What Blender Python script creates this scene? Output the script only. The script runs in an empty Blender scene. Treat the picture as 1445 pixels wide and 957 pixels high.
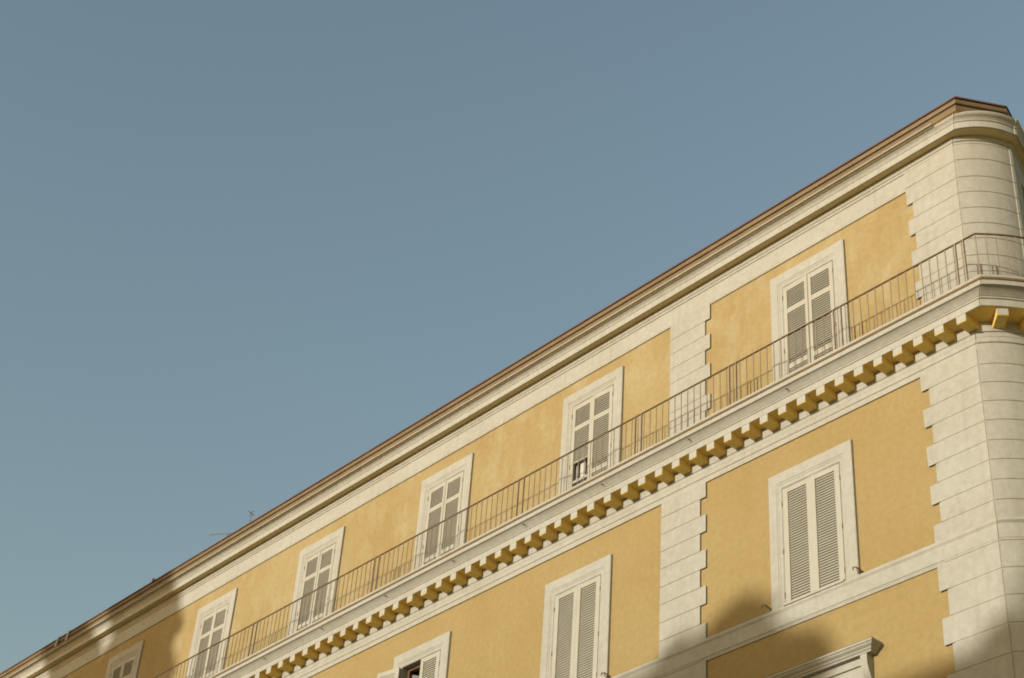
import bpy, math, random
from mathutils import Vector, Matrix
random.seed(7)
R = math.radians
K = 1.2                      # metres per layout unit
D = 17.0                     # distance of the street front from the camera, layout units
GZ = -1.6 / K                # ground level
sc = bpy.context.scene
col = sc.collection

# ------------------------------------------------------------------ materials
def new_mat(name):
    m = bpy.data.materials.new(name); m.use_nodes = True
    n = m.node_tree.nodes; l = m.node_tree.links
    return m, n, l, n['Principled BSDF']

def ramp(n, l, src, stops):
    r = n.new('ShaderNodeValToRGB')
    e = r.color_ramp.elements
    e[0].position, e[0].color = stops[0][0], (*stops[0][1], 1)
    e[1].position, e[1].color = stops[-1][0], (*stops[-1][1], 1)
    for p, c in stops[1:-1]:
        k = e.new(p); k.color = (*c, 1)
    l.new(src, r.inputs[0]); return r

def noise(n, l, vec, scale, detail=4, rough=.55):
    t = n.new('ShaderNodeTexNoise'); t.inputs['Scale'].default_value = scale
    t.inputs['Detail'].default_value = detail; t.inputs['Roughness'].default_value = rough
    l.new(vec, t.inputs['Vector']); return t.outputs['Fac']

def mixc(n, l, fac, a, b):
    m = n.new('ShaderNodeMix'); m.data_type = 'RGBA'
    if isinstance(fac, float): m.inputs['Factor'].default_value = fac
    else: l.new(fac, m.inputs['Factor'])
    for v, i in ((a, 'A'), (b, 'B')):
        s = [q for q in m.inputs if q.name == i and q.type == 'RGBA'][0]
        if isinstance(v, tuple): s.default_value = (*v, 1)
        else: l.new(v, s)
    return [q for q in m.outputs if q.type == 'RGBA'][0]

def bump(n, l, b, src, strength, dist=.01):
    k = n.new('ShaderNodeBump'); k.inputs['Strength'].default_value = strength
    k.inputs['Distance'].default_value = dist
    l.new(src, k.inputs['Height']); l.new(k.outputs[0], b.inputs['Normal'])

def coords(n):
    return n.new('ShaderNodeTexCoord').outputs['Object']

def mapped(n, l, vec, scale):
    m = n.new('ShaderNodeMapping'); m.inputs['Scale'].default_value = scale
    l.new(vec, m.inputs['Vector']); return m.outputs[0]

def plaster(name, base, dark, worn, worn_lo, worn_hi, streak=.25):
    m, n, l, b = new_mat(name); c = coords(n)
    f = noise(n, l, c, .55, 5); fine = noise(n, l, c, 9, 6, .65); grit = noise(n, l, c, 70, 3)
    base_r = ramp(n, l, f, [(.35, dark), (.62, base)])
    w = noise(n, l, mapped(n, l, c, (1.2, 1.2, .8)), 1.3, 7, .68)
    wr = ramp(n, l, w, [(worn_lo, (0, 0, 0)), (worn_hi, (1, 1, 1))])
    o = mixc(n, l, wr.outputs[0], base_r.outputs[0], worn)
    s = noise(n, l, mapped(n, l, c, (5, 5, .25)), 1.6, 4)
    sr = ramp(n, l, s, [(.5, (1, 1, 1)), (.78, tuple(1 - streak * k for k in (.6, .8, 1)))])
    mu = n.new('ShaderNodeMix'); mu.data_type = 'RGBA'; mu.blend_type = 'MULTIPLY'; mu.inputs['Factor'].default_value = 1
    ins = [q for q in mu.inputs if q.type == 'RGBA']
    l.new(o, ins[0]); l.new(sr.outputs[0], ins[1])
    mo = [q for q in mu.outputs if q.type == 'RGBA'][0]
    fr = ramp(n, l, fine, [(.3, (.88, .88, .86)), (.7, (1.05, 1.05, 1.05))])
    mv = n.new('ShaderNodeMix'); mv.data_type = 'RGBA'; mv.blend_type = 'MULTIPLY'; mv.inputs['Factor'].default_value = 1
    ins = [q for q in mv.inputs if q.type == 'RGBA']
    l.new(mo, ins[0]); l.new(fr.outputs[0], ins[1])
    l.new([q for q in mv.outputs if q.type == 'RGBA'][0], b.inputs['Base Color'])
    b.inputs['Roughness'].default_value = .92; b.inputs['Specular IOR Level'].default_value = .2
    bump(n, l, b, grit, .25, .006)
    return m

def simple(name, base, dark, scale=3., rough=.7, metallic=0., spec=.3, bs=.1):
    m, n, l, b = new_mat(name); c = coords(n)
    f = noise(n, l, c, scale, 6, .65)
    r = ramp(n, l, f, [(.36, dark), (.62, base)])
    l.new(r.outputs[0], b.inputs['Base Color'])
    b.inputs['Roughness'].default_value = rough; b.inputs['Metallic'].default_value = metallic
    b.inputs['Specular IOR Level'].default_value = spec
    bump(n, l, b, noise(n, l, c, scale * 14, 4), bs, .005)
    return m

M = {}
M['wall_low'] = plaster('ochre_plaster', (.305, .224, .098), (.288, .204, .082), (.308, .236, .115), .60, .80, .05)
M['wall_up'] = plaster('worn_ochre_plaster', (.318, .242, .114), (.288, .206, .086), (.360, .298, .180), .48, .78, .10)
M['wall_side'] = plaster('shaded_side_plaster', (.22, .145, .09), (.19, .12, .075), (.24, .16, .10), .60, .80, .2)  # plaster browned and darkened to carry the shade of this front
M['trim'] = plaster('cream_stucco', (.366, .350, .304), (.346, .325, .270), (.384, .370, .325), .55, .8, .10)
M['quoin'] = plaster('cream_quoin_stucco', (.358, .340, .290), (.334, .311, .256), (.378, .362, .314), .52, .8, .14)
M['soffit'] = plaster('golden_bounce_soffit', (.70, .51, .15), (.66, .47, .13), (.70, .52, .175), .60, .80, .05)  # golden bounce light on undersides, put into the colour
M['pale_soffit'] = plaster('pale_bounce_soffit', (.62, .50, .25), (.58, .46, .22), (.62, .51, .27), .60, .80, .05)  # paler version of the bounce light, coloured into the cornice underside
M['shutter'] = simple('painted_shutter_wood', (.365, .342, .278), (.338, .312, .245), 2.5, .55)
M['iron'] = simple('painted_iron', (.27, .21, .145), (.21, .155, .10), 6, .5, .0)
M['rail'] = simple('weathered_handrail', (.15, .085, .035), (.11, .06, .028), 4, .5)
M['rust'] = simple('rusty_iron', (.17, .12, .06), (.12, .08, .04), 8, .7)
M['gutter'] = simple('copper_gutter', (.175, .122, .062), (.14, .095, .046), 2, .6, .1, .3)
M['tile'] = simple('clay_tile', (.13, .065, .042), (.09, .047, .033), 3, .85)
M['terracotta'] = simple('terracotta_edge', (.15, .10, .04), (.12, .075, .03), 5, .8)
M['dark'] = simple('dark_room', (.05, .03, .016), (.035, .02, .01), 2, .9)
M['brown'] = simple('brown_wood', (.12, .06, .03), (.07, .035, .02), 3, .6)
M['white'] = simple('white_wood', (.46, .44, .39), (.42, .40, .35), 3, .5)
M['ground'] = simple('street_paving', (.52, .39, .21), (.42, .31, .16), .8, .85, bs=.3)
M['pave'] = simple('kerb_stone', (.36, .34, .30), (.28, .26, .23), 1.5, .8)
M['stone'] = simple('ochre_stone', (.50, .31, .13), (.42, .25, .10), .6, .85)
M['bark'] = simple('bark', (.12, .075, .05), (.07, .045, .03), 3, .9)
M['needle'] = simple('pine_needles', (.07, .10, .035), (.04, .065, .02), .9, .7)
m, n, l, b = new_mat('window_glass'); b.inputs['Base Color'].default_value = (.035, .028, .02, 1)
b.inputs['Roughness'].default_value = .15; M['glass'] = m
M['slat_gap'] = simple('slat_gap_bounce', (.28, .215, .105), (.24, .18, .085), 2, .9)  # backing colour carries the warm bounce light in the slat gaps

# ------------------------------------------------------------------ mesh helper
class MB:
    def __init__(s): s.v = []; s.f = []
    def quad(s, a, b, c, d):
        i = len(s.v); s.v += [tuple(a), tuple(b), tuple(c), tuple(d)]; s.f.append((i, i+1, i+2, i+3))
    def box(s, x0, x1, y0, y1, z0, z1):
        i = len(s.v)
        s.v += [(x0,y0,z0),(x1,y0,z0),(x1,y1,z0),(x0,y1,z0),(x0,y0,z1),(x1,y0,z1),(x1,y1,z1),(x0,y1,z1)]
        s.f += [tuple(i+k for k in q) for q in ((0,3,2,1),(4,5,6,7),(0,1,5,4),(1,2,6,5),(2,3,7,6),(3,0,4,7))]
    def prism(s, poly, w0, w1, place):
        """extrude a polygon of (a,b) between w0 and w1; place(a,b,w) -> xyz"""
        i = len(s.v); k = len(poly)
        s.v += [place(a, b, w0) for a, b in poly] + [place(a, b, w1) for a, b in poly]
        s.f.append(tuple(range(i, i+k))); s.f.append(tuple(range(i+2*k-1, i+k-1, -1)))
        for j in range(k):
            j2 = (j+1) % k
            s.f.append((i+j, i+k+j, i+k+j2, i+j2))
    def rod(s, a, b, r, n=6, r2=None):
        a = Vector(a); b = Vector(b); d = (b-a).normalized()
        u = d.cross(Vector((0,0,1)) if abs(d.z) < .9 else Vector((1,0,0))).normalized(); w = d.cross(u)
        i = len(s.v); r2 = r if r2 is None else r2
        for c, rr in ((a, r), (b, r2)):
            for k in range(n):
                t = 2*math.pi*k/n + math.pi/n
                s.v.append(tuple(c + u*rr*math.cos(t) + w*rr*math.sin(t)))
        for k in range(n):
            k2 = (k+1) % n; s.f.append((i+k, i+k2, i+n+k2, i+n+k))
        s.f.append(tuple(range(i+n-1, i-1, -1))); s.f.append(tuple(range(i+n, i+2*n)))
    def strip(s, rows):
        i = len(s.v); n = len(rows[0])
        for r in rows: s.v += [tuple(q) for q in r]
        for a in range(len(rows)-1):
            for k in range(n-1):
                s.f.append((i+a*n+k, i+a*n+k+1, i+(a+1)*n+k+1, i+(a+1)*n+k))
    def xform(s, fn): s.v = [tuple(fn(Vector(q))) for q in s.v]; return s
    def build(s, name, mat, parent=None, loc=None, smooth=False):
        """loc in layout units: the object's origin"""
        if loc is None: loc = tuple(parent['_o']) if parent is not None else (0, 0, 0)
        me = bpy.data.meshes.new(name)
        me.from_pydata([((x-loc[0])*K, (y-loc[1])*K, (z-loc[2])*K) for x, y, z in s.v], [], s.f)
        me.materials.append(M[mat] if isinstance(mat, str) else mat)
        if smooth:
            for p in me.polygons: p.use_smooth = True
        me.update()
        o = bpy.data.objects.new(name, me); col.objects.link(o)
        o['_o'] = loc
        if parent is not None:
            po = parent['_o']; o.parent = parent
            o.location = ((loc[0]-po[0])*K, (loc[1]-po[1])*K, (loc[2]-po[2])*K)
        else:
            o.location = (loc[0]*K, loc[1]*K, loc[2]*K)
        return o

def tag(o, label=None, cat=None, group=None, kind=None):
    for k, v in (('label', label), ('category', cat), ('group', group), ('kind', kind)):
        if v: o[k] = v
    return o

def empty(name, loc):
    o = bpy.data.objects.new(name, None); col.objects.link(o)
    o.location = tuple(q*K for q in loc); o['_o'] = loc; o.empty_display_size = .5
    return o

# ------------------------------------------------------------------ plan of the building's outline
CH = R(51.8)
NV = Vector((math.sin(CH), -math.cos(CH))); TV = Vector((math.cos(CH), math.sin(CH)))
S0 = Vector((-10.862, D)); E0 = Vector((-10.349, 17.652))
H2 = R(107.0)                                   # heading of the side street front
T2 = Vector((math.cos(H2), math.sin(H2))); N2 = Vector((math.sin(H2), -math.cos(H2)))
NA = 14
def arc_pts(p, a=None, k=.97):
    S = S0 + Vector((k*p, -p)); E = E0 + NV*(1.365*p) + TV*(.2*p)
    if a is None: a = 21.5 + min(p, .25)*22
    a = R(a); t = (E-S); c = t.length; t = t/c; n = Vector((t.y, -t.x))
    Rr = c/(2*math.sin(a)); Mid = (S+E)/2
    return [Mid + t*(Rr*math.sin(-a+2*a*k/NA)) + n*(Rr*(math.cos(-a+2*a*k/NA)-math.cos(a))) for k in range(NA+1)]
def path(p, u0=-56., tail=22., a=None, groove=.016, lip=.01, k=.97):
    A = arc_pts(p, a, k)
    S, E = A[0], A[-1]
    d = (A[1]-S).normalized()
    pts = [Vector((u0, D-p)), S - Vector((.009, 0)), S + Vector((-.5*groove, .9*groove)), S + d*.009] + A[1:]
    t = (E-A[-2]).normalized(); n = Vector((t.y, -t.x))
    pts += [E + n*lip + t*.004, E + n*lip + t*.05, E + t*.055 + T2*.03]
    pts.append(pts[-1] + T2*tail)
    return pts
def sweep(mb, prof, **kw):
    rows = []
    for p, z in prof:
        rows.append([(q.x, q.y, z) for q in path(p, **kw)])
    mb.strip(rows)
    for e in (0, -1):                            # close the two ends
        i = len(mb.v); mb.v += [r[e] for r in rows]; mb.f.append(tuple(range(i, i+len(rows))))
    return mb

# ------------------------------------------------------------------ setting
g = MB(); g.quad((-3000,-3000,GZ),(3000,-3000,GZ),(3000,3000,GZ),(-3000,3000,GZ))
tag(g.build('ground', 'ground', loc=(0,0,GZ)), kind='structure')
pv = MB(); pv.box(-58, -9, 14.2, 17.2, GZ-.02, GZ+.12)
tag(pv.build('pavement', 'pave', loc=(-30,15.5,GZ)), kind='structure')

# ------------------------------------------------------------------ the building
BO = (-30., D, GZ)
B = empty('apartment_building', BO)
tag(B, 'yellow ochre palazzo with cream quoins, shuttered windows, long iron balcony and rounded corner', 'building')

ZT = 18.6      # underside of the cornice
UPW = [(-13.73,1,17.865),(-18.595,1,17.845),(-22.58,1,17.81),(-26.555,1,17.806),(-30.36,1,17.79),(-34.13,1,17.83),(-38.0,1,17.83)]
LOW = [-13.845,-18.755,-22.786]
UH, LH = .752, .785

def grid_wall(mb, us, zs, holes, y=D):
    us = sorted(set(round(q, 4) for q in us)); zs = sorted(set(round(q, 4) for q in zs))
    for a, b in zip(us, us[1:]):
        for c, d in zip(zs, zs[1:]):
            um, zm = (a+b)/2, (c+d)/2
            if any(h[0] < um < h[1] and h[2] < zm < h[3] for h in holes): continue
            mb.quad((a,y,c),(b,y,c),(b,y,d),(a,y,d))

UPI, UPT = .51, .275    # opening half width and top inset
LOI, LOT = .54, .275
WB = 15.40              # balcony floor
holes_up = [(u-UPI, u+UPI, WB, zt-UPT) for u, _, zt in UPW]
holes_lo = [(u-LOI, u+LOI, 11.945, 14.163-LOT) for u in LOW] + [(-13.845-LOI, -13.845+LOI, 7.9, 10.33)]
def wall_part(mat, z0, z1, holes, label=None):
    mb = MB()
    grid_wall(mb, [-56, -11.6]+[q for h in holes for q in h[:2]], [z0, z1]+[q for h in holes for q in h[2:]], holes)
    # top, bottom and back close the shell
    mb.quad((-56,D,z1),(-11.6,D,z1),(-11.6,D+.5,z1),(-56,D+.5,z1))
    o = mb.build('wall', mat, B)
    if label: o['label'] = label
    return o
wall_part('wall_up', WB-.2, 18.12, holes_up, 'worn mottled ochre plaster above the balcony')
wall_part('wall_low', GZ, WB-.2, holes_lo, 'smooth deep ochre plaster below the balcony')
sd = MB()
q0 = path(0)[-2]; q1 = q0 + T2*22
sd.quad((q0.x,q0.y,GZ),(q1.x,q1.y,GZ),(q1.x,q1.y,18.6),(q0.x,q0.y,18.6))
sd.quad((q1.x,q1.y,GZ),(-56,q1.y,GZ),(-56,q1.y,18.6),(q1.x,q1.y,18.6))
sd.quad((-56,q1.y,GZ),(-56,D,GZ),(-56,D,18.6),(-56,q1.y,18.6))
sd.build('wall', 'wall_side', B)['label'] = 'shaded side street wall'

# quoins on the rounded corner
qm = MB()
JL = [15.06, 14.655, 14.382, 14.077, 13.77, 13.463, 13.142, 12.84, 12.531, 12.225, 11.92, 11.62, 11.23, 10.845, 10.46, 10.06]
z = 10.06
while z > GZ+.4: z -= .385; JL.append(z)
JU = [18.46, 18.143, 17.80, 17.50, 17.195, 16.897, 16.61, 16.30, 16.0, 15.7, 15.40]
def courses(J, mb, ulong, ushort, first_long, tail):
    k = 0 if first_long else 1
    for z1, z0 in zip(J, J[1:]):
        u0 = ulong if k % 2 == 0 else ushort
        k += 1
        h = .0036
        prof = [(.024, z0+h), (.032, z0+h+.003), (.032, z1-h-.003), (.024, z1-h)]
        sweep(mb, prof, u0=u0, tail=tail*.45)
courses(JL[1:], qm, -11.795, -11.67, True, .6)
courses(JU[:2], qm, -11.748, -11.64, True, .6)
courses(JU[1:], qm, -11.748, -11.64, True, .6)
sweep(qm, [(.025, GZ), (.025, 18.5)], u0=-11.64, tail=.22, groove=.004, lip=.01)
qm.build('quoin', 'quoin', B)

# toothed pilaster strip between the first two bays
pm = MB()
def pil(J, uleft, rl, rs, z_top, z_bot):
    k = 0
    for z1, z0 in zip(J, J[1:]):
        if z0 < z_bot-.01: break
        ur = rl if k % 2 == 0 else rs
        k += 1; h = .004
        pm.box(uleft, ur, D-.03, D-.018, z0+h, z1-h)
    pm.box(uleft+.004, rs-.004, D-.020, D+.05, z_bot, z_top)
pil(JL[1:], -16.865, -15.906, -16.027, 14.66, GZ+.4)
pil([18.14]+JU[2:], -16.712, -15.805, -15.916, 18.14, 15.4)
pm.build('pilaster', 'quoin', B)

# bands
sweep(MB(), [(0,18.10),(.020,18.10),(.024,18.108),(.024,18.122),(.017,18.128),(.017,18.135),(.02,18.14),(.02,18.445),(.036,18.452),(.036,18.495),(.05,18.50),(.055,18.53),(.066,18.55),(.066,18.58),(0,18.58)]).build('frieze', 'trim', B)
cm = MB()
sweep(cm, [(.03,18.58),(.175,18.58),(.18,18.565),(.2,18.565),(.2,18.672),(.195,18.675),(.195,18.684),(.208,18.694),(.21,18.71),(.225,18.735),(.25,18.757),(.262,18.78),(.262,18.80),(.0,18.80)])
cor = cm.build('cornice', 'trim', B)
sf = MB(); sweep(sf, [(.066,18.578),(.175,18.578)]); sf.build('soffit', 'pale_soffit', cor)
tm = MB(); sweep(tm, [(0,11.955),(.05,11.945),(.055,11.90),(.043,11.88),(.036,11.865),(.036,11.66),(.026,11.652),(.026,11.637),(.022,11.632),(.018,11.605),(0,11.605)])
tm.build('string_course', 'trim', B)
lm = MB(); sweep(lm, [(0,15.075),(.06,15.075),(.06,14.905),(.045,14.895),(.045,14.83),(.040,14.82),(.040,14.745),(.026,14.735),(.024,14.65),(0,14.648)])
lm.build('frieze', 'trim', B)['label'] = 'moulded band under the balcony brackets'

# eaves: gutter and roof on their own straight-chamfered outline
def roof_path(p):
    A = Vector((-10.507, 16.661)); A = Vector((A.x + (p-.36)*.9, A.y - (p-.36)))
    C2 = Vector((-10.088, 17.367)) + NV*(p-.36)*1.2
    C3 = C2 + T2*22
    return [Vector((-56, D-p)), A, C2, C3]
def rsweep(mb, prof):
    rows = [[(q.x, q.y, z) for q in roof_path(p)] for p, z in prof]
    mb.strip(rows); return mb
em = MB(); rsweep(em, [(.10,18.803),(.315,18.803),(.322,18.83),(.322,18.895),(.31,18.90),(.302,18.912),(.31,18.924),(.338,18.93),(.345,18.96),(.345,19.0),(.335,19.005),(.1,19.006)])
eav = em.build('eaves', 'gutter', B)
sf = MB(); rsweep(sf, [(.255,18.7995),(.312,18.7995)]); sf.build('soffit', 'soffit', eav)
gm = MB()                                       # thin pale drip edge under the gutter; stops short of the corner
gm.box(-56, -10.98, D-.332, D-.314, 18.776, 18.797)
gm.build('drip_edge', 'trim', B)
rf = MB()
rows = [[(q.x, q.y, zz) for q in roof_path(p)] for p, zz in ((.365, 19.008), (.365, 19.035), (.30, 19.06))]
inner = [Vector((-56, D+7)), Vector((-17.5, D+7)), Vector((-17.0, D+7.4)), Vector((-17.5, D+22))]
rows.append([(q.x, q.y, 21.4) for q in inner])
rf.strip(rows)
rf.quad((-56,D+7,21.4),(-17.5,D+7,21.4),(-17.5,D+22,21.4),(-56,D+22,21.4))
roof = rf.build('roof', 'tile', B)

# balcony slab with its brackets
bm_ = MB()
SA = 10; SK = 1.06
sweep(bm_, [(0,15.068),(.33,15.068),(.33,15.178),(.345,15.184),(.345,15.206),(.352,15.21),(.366,15.228),(.392,15.258),(.424,15.285),(.440,15.292),(.458,15.296),(.458,15.370),(.36,15.370)], a=SA, k=SK)
bal = bm_.build('balcony', 'trim', B)
et = MB(); sweep(et, [(.36,15.373),(.468,15.373),(.468,15.411),(.36,15.411)], a=SA, groove=.003, k=SK); et.build('edge_tile', 'terracotta', bal)
kb = MB(); sweep(kb, [(.38,15.413),(.455,15.413),(.455,15.462),(0,15.464)], a=SA, groove=.003, k=SK); kb.build('kerb', 'trim', bal)
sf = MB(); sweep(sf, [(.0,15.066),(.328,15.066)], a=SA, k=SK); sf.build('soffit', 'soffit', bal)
ms = [-10.836,-11.213,-11.565,-11.927,-12.28,-12.63,-12.98,-13.338,-13.696,-14.065,-14.451,-14.80,-15.163,-15.528,-15.904,-16.272,-16.64,-17.02,-17.41,-17.80,-18.196,-18.605,-18.99,-19.36,-19.73,-20.11,-20.49,-20.88,-21.28,-21.69,-22.1,-22.51,-22.92,-23.32,-23.72,-24.115,-24.513,-24.91,-25.30,-25.706,-26.114,-26.53,-26.926,-27.315,-27.709,-28.1,-28.5,-28.9,-29.3,-29.7,-30.1]
sm = [ms[0]] + [(ms[i-1]+2*ms[i]+ms[i+1])/4 for i in range(1, len(ms)-1)] + [ms[-1]]
mod = MB()
W2 = .078
mod.prism([(0,15.067),(.327,15.067),(.327,14.952),(.317,14.942),(.0,14.942)], -W2, W2, lambda p, z, w: (w, -p, z))
first = None
for i, u in enumerate(sm):
    if first is None:
        mod2 = MB(); mod2.v = list(mod.v); mod2.f = list(mod.f)
        mod2.xform(lambda q: q + Vector((u, D, 0)))
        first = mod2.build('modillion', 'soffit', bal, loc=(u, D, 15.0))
        first.data.materials.append(M['trim'])          # front stays cream; other faces have golden bounce light in their colour
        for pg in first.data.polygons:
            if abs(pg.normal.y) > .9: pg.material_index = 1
    else:
        o = first.copy(); col.objects.link(o); o.parent = bal
        o.location = ((u+random.uniform(-.006,.006)-BO[0])*K, 0, (15.0-BO[2])*K); o.scale.x = random.uniform(.96, 1.04); o.scale.z = random.uniform(.98, 1.0)
def corner_block(frac):
    A = arc_pts(.02); k = frac*NA; i = min(int(k), NA-1); q = A[i].lerp(A[i+1], k-i)
    t = (A[i+1]-A[i]).normalized(); n = Vector((t.y, -t.x))
    o = first.copy(); col.objects.link(o); o.parent = bal
    o.location = ((q.x-BO[0])*K, (q.y-BO[1])*K, (15.0-BO[2])*K)
    o.rotation_euler.z = math.atan2(t.y, t.x); o.scale.y = 1.12
corner_block(.36); corner_block(.78)
sp0 = None                                         # short rain spouts through the slab edge
for u in (-13.9, -15.9, -17.85, -19.75, -21.62, -23.55, -25.5, -27.4):
    if sp0 is None:
        k = MB(); k.rod((u, D-.36, 15.262), (u, D-.455, 15.245), .011, 8); sp0 = k.build('drain_spout', 'iron', bal, loc=(u, D-.4, 15.25))
    else:
        o = sp0.copy(); col.objects.link(o); o.parent = bal; o.location = ((u-BO[0])*K, -.4*K, (15.25-BO[2])*K)

# railing
RP = .44
rl = MB()
pts = path(RP, a=SA, lip=.0, groove=0, k=SK)
ra = [Vector((-56, D-RP)), arc_pts(RP, SA, SK)[0]] + arc_pts(RP, SA, SK)[1:]
ra.append(ra[-1] + T2*20)
rows = [[] for _ in range(5)]
for i, q in enumerate(ra):
    a = ra[i-1] if i else q - Vector((1,0)); b = ra[i+1] if i < len(ra)-1 else q + T2
    d1 = (q-a).normalized(); d2 = (b-q).normalized(); t = (d1+d2).normalized(); n = Vector((t.y,-t.x)); s = 1/max(.5, t.dot(d1))
    for k, (dn, dz) in enumerate(((-.013,-.008),(.013,-.008),(.013,.007),(-.013,.007),(-.013,-.008))):
        rows[k].append((q.x+n.x*dn*s, q.y+n.y*dn*s, 16.207+dz))
rl.strip(rows)
rail = rl.build('railing', 'rail', B)
bl = MB(); r_ = .0056
bl.box(-r_, r_, -r_, r_, 15.43, 16.2)
us = []
u = -10.488
while u > -36.5:
    u -= .139; us.append(u)
allb = [(u, D-RP, 0) for u in us]
A = arc_pts(RP, SA, SK); L = 0; seg = [(0, A[0])]
for a, b in zip(A, A[1:]): L += (b-a).length; seg.append((L, b))
s = .005; cb = []
while s < L:
    for (l0, p0), (l1, p1) in zip(seg, seg[1:]):
        if l0 <= s <= l1:
            q = p0.lerp(p1, (s-l0)/(l1-l0)); cb.append((q.x, q.y, math.atan2((p1-p0).y, (p1-p0).x)))
    s += .142
allb = cb + allb
fb = None
for (x, y, a) in allb[:100]:
    if fb is None:
        m0 = MB(); m0.v = [(q[0]+x, q[1]+y, q[2]) for q in bl.v]; m0.f = list(bl.f)
        fb = m0.build('baluster', 'iron', rail, loc=(x, y, 15.43)); fb.rotation_euler.z = 0
    else:
        o = fb.copy(); col.objects.link(o); o.parent = rail
        o.location = ((x-BO[0])*K, (y-BO[1])*K, (15.43-BO[2])*K); o.rotation_euler.z = a
rest = MB()
for (x, y, a) in allb[100:]: rest.box(x-r_, x+r_, y-r_, y+r_, 15.43, 16.2)
o = rest.build('baluster', 'iron', rail); o['kind'] = 'stuff'
po = None
for u in (-10.66, -12.862, -14.944, -17.01, -19.87, -23.93, -27.92, -31.9):
    for du in (-.07, .07):
        pb = MB(); pb.box(u+du-.009, u+du+.009, D-RP-.014, D-RP+.014, 15.43, 16.199)
        pb.build('post', 'iron', rail)

# windows
def surround(mb, uc, hw, zt, zb, wi, ti):
    prof = [(0,-.02),(0,.038),(.010,.045),(.150,.045),(.160,.036),(.180,.034),(.190,.026),(wi-.012,.024),(wi-.006,.018),(wi,.016),(wi,-.16)]
    rows = []
    for d, p in prof:
        t = d*ti/wi
        rows.append([(uc-hw+d, D-p, zb), (uc-hw+d, D-p, zt-t), (uc+hw-d, D-p, zt-t), (uc+hw-d, D-p, zb)])
    mb.strip(rows)
def leaf(w, z0, z1, panels, stile, meet, flip, top=.09, slats=True, pitch=.0425):
    """a louvred leaf of width w standing at x 0..w, hinge at x=0; flip mirrors it"""
    mb = MB(); T = .042
    mb.box(0, stile, -T, 0, z0, z1); mb.box(w-meet, w, -T, 0, z0, z1)
    edges = sorted([z0] + [q for p in panels for q in p] + [z1])
    for a, b in zip(edges[::2], edges[1::2]):
        if b-a > .004: mb.box(stile, w-meet, -T+.003, -.003, a, b)
    ca, sa = math.cos(R(60)), math.sin(R(60))
    for a, b in panels:
        k = int(round((b-a)/pitch)); pt = (b-a)/k
        for j in range(k):
            zc = a + (j+.5)*pt; hw = .0235; th = .0035
            poly = []
            for e, f_ in ((-hw,-th),(hw,-th),(hw,th),(-hw,th)):
                poly.append((-T/2 - e*ca - f_*sa, zc - e*sa + f_*ca))
            mb.prism(poly, stile-.002, w-meet+.002, lambda y, z, x: (x, y, z))
    if flip: mb.xform(lambda q: Vector((-q.x, q.y, q.z)))
    return mb
def place(mb, hinge, y, ang=0):
    c, s_ = math.cos(ang), math.sin(ang)
    return mb.xform(lambda q: Vector((hinge + q.x*c - q.y*s_, y + q.x*s_ + q.y*c, q.z)))
def hinges(w, uL, uR, zs):
    for z in zs:
        for u, sg in ((uL, 1), (uR, -1)):
            h = MB(); h.box(u-.007, u+.007, D-.030, D-.004, z-.04, z+.04)
            h.build('hinge', 'rust', w)

def sash(w, uc, hi, z0, z1, y, mat='white', bars=True):
    mb = MB(); f = .06
    mb.box(uc-hi, uc-hi+f, y, y+.05, z0, z1); mb.box(uc+hi-f, uc+hi, y, y+.05, z0, z1)
    mb.box(uc-f, uc+f, y-.004, y+.05, z0, z1); mb.box(uc-hi+f, uc+hi-f, y+.003, y+.047, z1-f, z1)
    mb.box(uc-hi+f, uc+hi-f, y+.003, y+.047, z0, z0+.12)
    if bars:
        zz = z0 + (z1-z0)*.36
        mb.box(uc-hi+f, uc+hi-f, y+.006, y+.044, zz, zz+.04)
    return mb.build('sash', mat, w)

def upper_window(i, uc, zt):
    mb = MB(); surround(mb, uc, UH, zt, WB, UH-UPI, UPT)
    w = mb.build('window', 'trim', B)
    p = MB(); p.quad((uc-UPI,D+.15,WB),(uc+UPI,D+.15,WB),(uc+UPI,D+.15,zt-UPT),(uc-UPI,D+.15,zt-UPT)); p.build('pane', 'slat_gap' if i != 1 else 'dark', w)
    zi = zt-UPT-.012; lw = UPI-.010
    pan = [(15.575, zi-1.62), (zi-1.535, zi-.545), (zi-.455, zi-.095)]
    yf = D+.022
    for side in (0, 1):
        pn = pan
        if i == 1 and side == 0: pn = [(zi-1.20, zi-.545), (zi-.455, zi-.095)]
        if i == 1 and side == 0:
            # this leaf's lower panels are missing: build stiles and upper panels only
            mb = MB(); T = .042
            zs = zi-1.218; mb.box(0,.075,-T,0,15.42,zs); mb.box(lw-.06,lw,-T,0,15.42,zs)
            up = leaf(lw, zi-1.215, zi, pn, .075, .06, False)
            k = len(mb.v); mb.v += up.v; mb.f += [tuple(q+k for q in f) for f in up.f]
            mb.box(.075, lw-.06, -T+.003, -.003, 15.42, 15.50)
            mb.box(.075, lw-.06, -T+.003, -.003, zi-1.62, zi-1.575)
        else:
            mb = leaf(lw, 15.42, zi, pn, .075, .06, side == 1)
        place(mb, uc-UPI+.008 if side == 0 else uc+UPI-.008, yf, R(random.uniform(0, 1.6))*(-1 if side == 0 else 1))
        s = mb.build('shutter', 'shutter', w)
        if i == 1 and side == 0: s['label'] = 'shutter leaf whose lower louvre panel is open'
    if i == 1: sash(w, uc-.26, .20, 15.42, zi-.9, D+.06)
    hinges(w, uc-UPI, uc+UPI, (zi-.2, zi-1.25))
    return w
for i, (uc, _, zt) in enumerate(UPW): upper_window(i, uc, zt)

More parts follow.
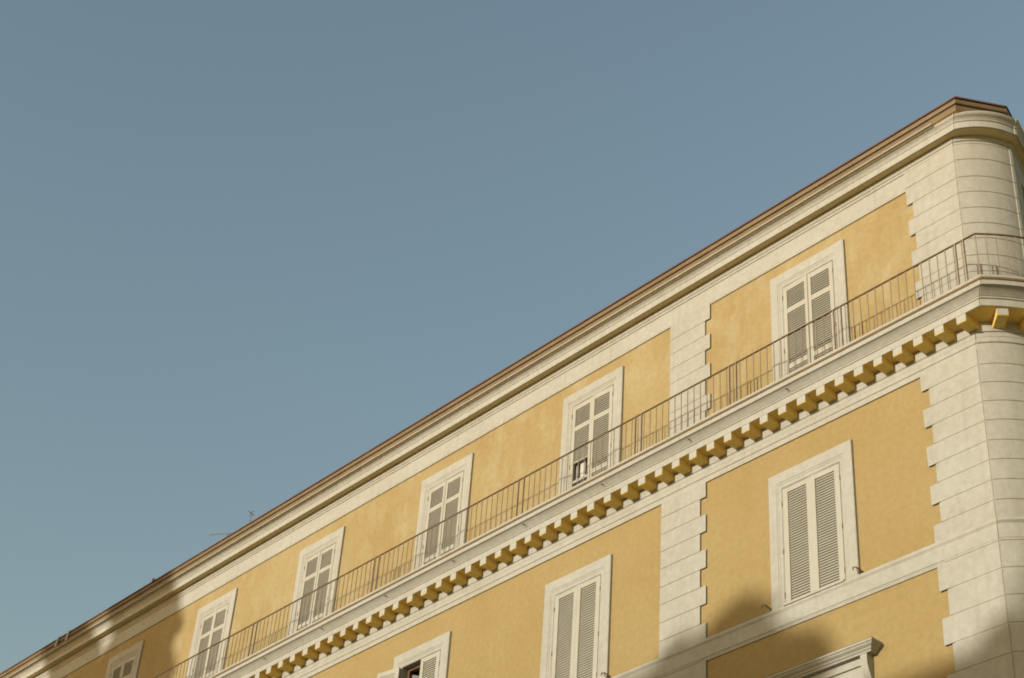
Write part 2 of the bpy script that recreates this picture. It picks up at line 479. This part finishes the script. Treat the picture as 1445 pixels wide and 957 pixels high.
def lower_window(i, uc):
    zt, zb = 14.163, 11.942
    mb = MB(); surround(mb, uc, LH, zt, zb, LH-LOI, LOT)
    mb.box(uc-LOI, uc+LOI, D-.07, D+.15, 11.935, 11.968)
    w = mb.build('window', 'trim', B)
    p = MB(); p.quad((uc-LOI,D+.15 if i != 2 else D+.9,zb),(uc+LOI,D+.15 if i != 2 else D+.9,zb),(uc+LOI,D+.15 if i != 2 else D+.9,zt-LOT),(uc-LOI,D+.15 if i != 2 else D+.9,zt-LOT)); p.build('pane', 'slat_gap' if i != 2 else 'dark', w)
    zi = zt-LOT-.012; lw = LOI-.010; yf = D+.022
    for side in (0, 1):
        mb = leaf(lw, 11.965, zi, [(11.995, zi-.085)], .095, .08, side == 1, pitch=.043)
        if i == 2 and side == 0:
            place(mb, uc-LOI-.0, D-.085, R(-171)); mb.xform(lambda q: q)
            # opened leaf folded back against the wall
            s = mb.build('shutter', 'shutter', w); s['label'] = 'shutter leaf swung open against the wall'
        else:
            place(mb, uc-LOI+.008 if side == 0 else uc+LOI-.008, yf, R(random.uniform(0, 1.2))*(-1 if side == 0 else 1)); mb.build('shutter', 'shutter', w)
    if i == 2:
        rm = MB()                               # reveal of the open half
        x0, x1 = uc-LOI, uc+LOI
        rm.quad((x0,D+.14,zb),(x0,D+.9,zb),(x0,D+.9,zt-LOT),(x0,D+.14,zt-LOT)); rm.quad((x1,D+.14,zb),(x1,D+.9,zb),(x1,D+.9,zt-LOT),(x1,D+.14,zt-LOT))
        rm.quad((x0,D+.14,zt-LOT),(x1,D+.14,zt-LOT),(x1,D+.9,zt-LOT),(x0,D+.9,zt-LOT))
        rm.build('reveal', 'brown', w)
        fr = MB(); fr.box(x0+.002, x0+.07, D+.10, D+.16, zb, zt-LOT-.003); fr.box(x0+.07, x1-.002, D+.10, D+.16, zt-LOT-.06, zt-LOT-.003); fr.build('inner_frame', 'brown', w)
        sh = MB(); sh.box(0, .42, 0, .045, 12.0, 13.78); place(sh, x0+.1, D+.16, R(62)); sh.build('sash', 'white', w)
    hinges(w, uc-LOI, uc+LOI, (zi-.25, zi-1.05, zi-1.75))
    for sg in (-1, 1):
        h = MB(); u = uc+sg*(LH+.035)
        h.rod((u, D+.01, 12.0), (u, D-.13, 12.02), .010, 6); h.rod((u, D-.13, 12.02), (u-.05, D-.14, 12.03), .011, 6)
        h.rod((u-.05, D-.14, 12.03), (u-.055, D-.135, 11.99), .010, 6); h.rod((u, D-.13, 12.02), (u+.01, D-.125, 11.96), .009, 6)
        h.build('shutter_hook', 'rust', w)
    return w
for i, uc in enumerate(LOW): lower_window(i, uc)

# hooded window of the floor below
uc = LOW[0]
mb = MB(); surround(mb, uc, LH, 10.60, 7.9, LH-LOI, .27)
hw_ = mb.build('window', 'trim', B); hw_['label'] = 'window with a projecting hood on scrolled brackets'
p = MB(); p.quad((uc-LOI,D+.15,7.9),(uc+LOI,D+.15,7.9),(uc+LOI,D+.15,10.33),(uc-LOI,D+.15,10.33)); p.build('pane', 'glass', hw_)
for side in (0, 1):
    mb = leaf(LOI-.01, 7.92, 10.32, [(7.97, 10.23)], .095, .08, side == 1); place(mb, uc-LOI+.008 if side == 0 else uc+LOI-.008, D+.022); mb.build('shutter', 'shutter', hw_)
hd = MB()
rows = []
for p_, z_ in [(0,10.715),(.13,10.715),(.135,10.735),(.155,10.75),(.16,10.765),(.195,10.79),(.21,10.815),(.222,10.818),(.226,10.845),(0,10.875)]:
    rows.append([(uc-.845-p_, D, z_), (uc-.845-p_, D-p_, z_), (uc+.845+p_, D-p_, z_), (uc+.845+p_, D, z_)])
hd.strip(rows); hd.build('hood', 'trim', hw_)
hf = MB(); hf.box(uc-.80, uc+.80, D-.066, D+.02, 10.603, 10.713); hf.build('frieze', 'trim', hw_)
hl = MB(); hl.box(uc-.845-.224, uc+.845+.224, D-.224, D-.0, 10.847, 10.853); hl.build('flashing', 'tile', hw_)
for sg in (-1, 1):
    cb_ = MB()
    poly = [(0,10.713)]
    for k in range(13):
        t = k/12; poly.append((.125*(1-t)**1.3 + .035*t + .028*math.sin(t*2*math.pi), 10.713-.62*t))
    poly.append((0, 10.05))
    u0 = uc+sg*.845; cb_.prism(poly, u0-.055, u0+.055, lambda p, z, w: (w, D-p, z)); cb_.build('corbel', 'trim', hw_)

# ------------------------------------------------------------------ small things on the roof
def antenna(loc, label, parts):
    e = empty('tv_antenna', loc); tag(e, label, 'antenna', 'aerials on the roof')
    for name, a, b, r in parts:
        k = MB(); k.rod(a, b, r, 5); k.build(name, 'rust', e)
    return e
antenna((-29.6, 17.0, 19.0), 'small upright tv antenna with short cross bars standing above the eaves', [
    ('mast', (-29.62, 17.0, 19.0), (-29.62, 17.0, 19.72), .008), ('element', (-29.70, 17.0, 19.71), (-29.54, 17.0, 19.69), .007),
    ('element', (-29.72, 17.0, 19.64), (-29.53, 17.0, 19.62), .007), ('boom', (-29.68, 16.95, 19.73), (-29.66, 17.1, 19.66), .007)])
antenna((-30.6, 17.0, 19.0), 'long thin antenna boom slanting out over the roof edge, beside the upright one', [
    ('mast', (-30.5, 17.0, 19.0), (-30.5, 17.0, 19.5), .010), ('boom', (-31.35, 17.0, 19.80), (-30.3, 17.0, 19.43), .009)])
antenna((-33.4, 16.9, 19.0), 'short stub of an antenna mast on the dark shaded stretch of roof', [
    ('mast', (-33.4, 16.9, 19.0), (-33.4, 16.9, 19.38), .03), ('element', (-33.5, 16.9, 19.30), (-33.3, 16.9, 19.33), .014)])
for u, lab in ((-37.17, 'pale thin pipe bent over the gutter, left one of the pair by the dark roof'), (-36.67, 'pale thin pipe bent over the gutter, right one of the pair nearest the dark roof')):
    k = MB(); k.rod((u-.06, D-.375, 18.80), (u, D-.375, 19.02), .025, 6); k.rod((u, D-.375, 19.02), (u+.04, D-.1, 19.22), .025, 6)
    tag(k.build('roof_pipe', 'white', loc=(u, D-.36, 18.8)), lab, 'pipe', 'pipes over the gutter')

# ------------------------------------------------------------------ across the street (behind the camera): what throws the shadows
AZ, EL = R(6.0), R(10.0)
YO = -28.0
def back_u(u, yo=YO): return u - (D-yo)*math.tan(AZ)
def back_z(z, yo=YO): return z + (D-yo)/math.cos(AZ)*math.tan(EL)
# unseen house across the street, height set by the shadow it throws
OH = empty('shadow_house', (back_u(-16), YO-5, GZ)); tag(OH, 'unseen long stone house across the street, plain parapet set to throw its shadow', 'building')
ob = MB(); zt = back_z(9.98)
xa, xb = back_u(-40), back_u(-5)
ob.box(xa, xb, YO-10, YO, GZ, zt); ob.build('wall', 'stone', OH)
oc = MB(); oc.box(xa-.2, xb+.2, YO-10.2, YO+.25, zt+.003, zt+.25); oc.build('cornice', 'trim', OH)
for i in range(9):
    for j in range(4):
        xw = xa+2+i*3.7; zw = 2.5+j*3.8
        w = MB(); w.box(xw-.5, xw+.5, YO+.003, YO+.06, zw, zw+1.9); ow = w.build('window', 'glass', OH)  # window on the unseen shadow house
        f = MB(); f.box(xw-.65, xw-.503, YO+.003, YO+.1, zw-.1, zw+2.05); f.box(xw+.503, xw+.65, YO+.003, YO+.1, zw-.1, zw+2.05); f.box(xw-.5, xw+.5, YO+.003, YO+.1, zw+1.903, zw+2.05); f.build('frame', 'trim', ow)
# unseen tower and side blocks, outlines shaped to throw the left-hand shadow
tx0, tx1 = back_u(-34.95), back_u(-31.95)
tb = empty('shadow_tower', ((tx0+tx1)/2, YO, GZ)); tag(tb, 'unseen square stone tower across the street, stepped to throw the left shadow', 'tower')
tw = MB(); yc = YO; h = (tx1-tx0)/2; cx = (tx0+tx1)/2
prof = [(h,GZ),(h,back_z(16.7)),(h+.12,back_z(16.75)),(h+.12,back_z(16.95)),(h-.22,back_z(17.25)),(h-.25,back_z(17.6)),(h+.10,back_z(17.8)),(h+.10,back_z(18.0)),(h-.2,back_z(18.3)),(h-.25,back_z(19.3)),(h+.05,back_z(19.6)),(h-.1,back_z(19.8)),(.1,back_z(22.0))]
rows = [[(cx-r, yc-r, z), (cx+r, yc-r, z), (cx+r, yc+r, z), (cx-r, yc+r, z), (cx-r, yc-r, z)] for r, z in prof]
tw.strip(rows); tw.build('shadow_tower_wall', 'stone', tb)
an = empty('shadow_wing', (back_u(-36.7), YO, GZ)); tag(an, 'unseen low stone blocks beside the tower, notched to shape its shadow', 'church')
nw = MB(); nw.box(back_u(-37.85), back_u(-35.72), YO-8, YO+1.4, GZ, back_z(18.85)); nw.box(back_u(-35.72), back_u(-34.8), YO-8, YO+1.2, GZ, back_z(17.95)); nw.build('wall', 'stone', an)  # invented blocks; the notch between them lets the lit patch through
# stone pines
def pine(loc, blobs, label, seed):
    rnd = random.Random(seed)
    e = empty('stone_pine', loc); tag(e, label, 'tree', 'pines behind the town house')
    top = min(b[2]-b[3] for b in blobs)
    t = MB(); t.rod(loc, (loc[0]+.2, loc[1], top+.8), .38, 10, .22)
    for b in blobs: t.rod((loc[0]+.2, loc[1], top+.3), (b[0], b[1], b[2]-.2*b[3]), .16, 6, .05)
    t.build('trunk', 'bark', e)
    c = MB()
    for (x, y, z, r) in blobs:
        n = int(900*r*r)
        for _ in range(n):
            d = Vector((rnd.gauss(0,1), rnd.gauss(0,1), rnd.gauss(0,1))).normalized()*(r*rnd.random()**.4)
            q = Vector((x, y, z)) + Vector((d.x, d.y, d.z*.92))
            a = Vector((rnd.gauss(0,1), rnd.gauss(0,1), rnd.gauss(0,1))).normalized(); b2 = a.orthogonal().normalized()
            s = rnd.uniform(.10, .2)
            c.quad(q-a*s-b2*s*.5, q+a*s-b2*s*.5, q+a*s+b2*s*.5, q-a*s+b2*s*.5)
    c.build('crown', 'needle', e)
YP = YO-3
bu = lambda u: back_u(u, YP); bz = lambda z: back_z(z, YP)
pine((bu(-15.4), YP, GZ), [(bu(-15.25),YP,bz(11.72),.72),(bu(-14.35),YP-.3,bz(10.95),.72),(bu(-16.3),YP+.2,bz(11.2),.95),(bu(-17.4),YP,bz(10.95),.9),(bu(-15.3),YP+.3,bz(10.9),.9),(bu(-18.4),YP,bz(10.7),.8)], 'round headed stone pine rising above the town house parapet', 3)
pine((bu(-9.8), YP, GZ), [(bu(-10.75),YP,bz(9.92),.7),(bu(-9.6),YP,bz(10.7),1.05),(bu(-8.5),YP,bz(10.6),1.0),(bu(-7.5),YP,bz(10.1),1.0)], 'broad stone pine by the far end of the town house', 5)

# ------------------------------------------------------------------ camera
cd = bpy.data.cameras.new('camera'); cam = bpy.data.objects.new('camera', cd); col.objects.link(cam)
cd.sensor_width = 36; cd.lens = 2474.878196486057/1445*36; cd.clip_end = 10000; cd.clip_start = .1
r = Vector((0.6645740143128864, 0.7444388405898802, 0.06443750554801395))
dn = Vector((-0.411176142208256, 0.43634044513084586, -0.8003381760366998))
fw = Vector((-0.623919513702522, 0.5053887895118077, 0.5960760118114118))
mw = Matrix.Identity(4)
for i in range(3):
    mw[i][0] = r[i]; mw[i][1] = -dn[i]; mw[i][2] = -fw[i]
cam.matrix_world = mw
sc.camera = cam

# ------------------------------------------------------------------ light
w = bpy.data.worlds.new('World'); sc.world = w; w.use_nodes = True
nt = w.node_tree; bg = nt.nodes['Background']
sky = nt.nodes.new('ShaderNodeTexSky'); sky.sky_type = 'NISHITA'; sky.sun_disc = False
sky.sun_elevation = EL; sky.sun_rotation = R(180) + AZ
sky.air_density = 1.6; sky.dust_density = 1.8; sky.ozone_density = 1.3
nt.links.new(sky.outputs[0], bg.inputs[0]); bg.inputs[1].default_value = .15
sd_ = bpy.data.lights.new('sun', 'SUN'); so = bpy.data.objects.new('sun', sd_); col.objects.link(so)
sd_.energy = 3.2; sd_.angle = R(.53); sd_.color = (1, .965, .86)
dirv = Vector((math.sin(AZ)*math.cos(EL), math.cos(AZ)*math.cos(EL), -math.sin(EL)))
so.rotation_euler = dirv.to_track_quat('-Z', 'Y').to_euler()
so.location = (-8, -20, 40)

for o in list(bpy.data.objects):
    if '_o' in o: del o['_o']
sc.view_settings.view_transform = 'Standard'; sc.view_settings.look = 'None'
sc.view_settings.exposure = 0.42; sc.view_settings.gamma = 1; sc.view_settings.use_curve_mapping = False
sc.cycles.use_denoising = True; sc.cycles.filter_width = 1.9
sc.cycles.max_bounces = 8; sc.cycles.diffuse_bounces = 5
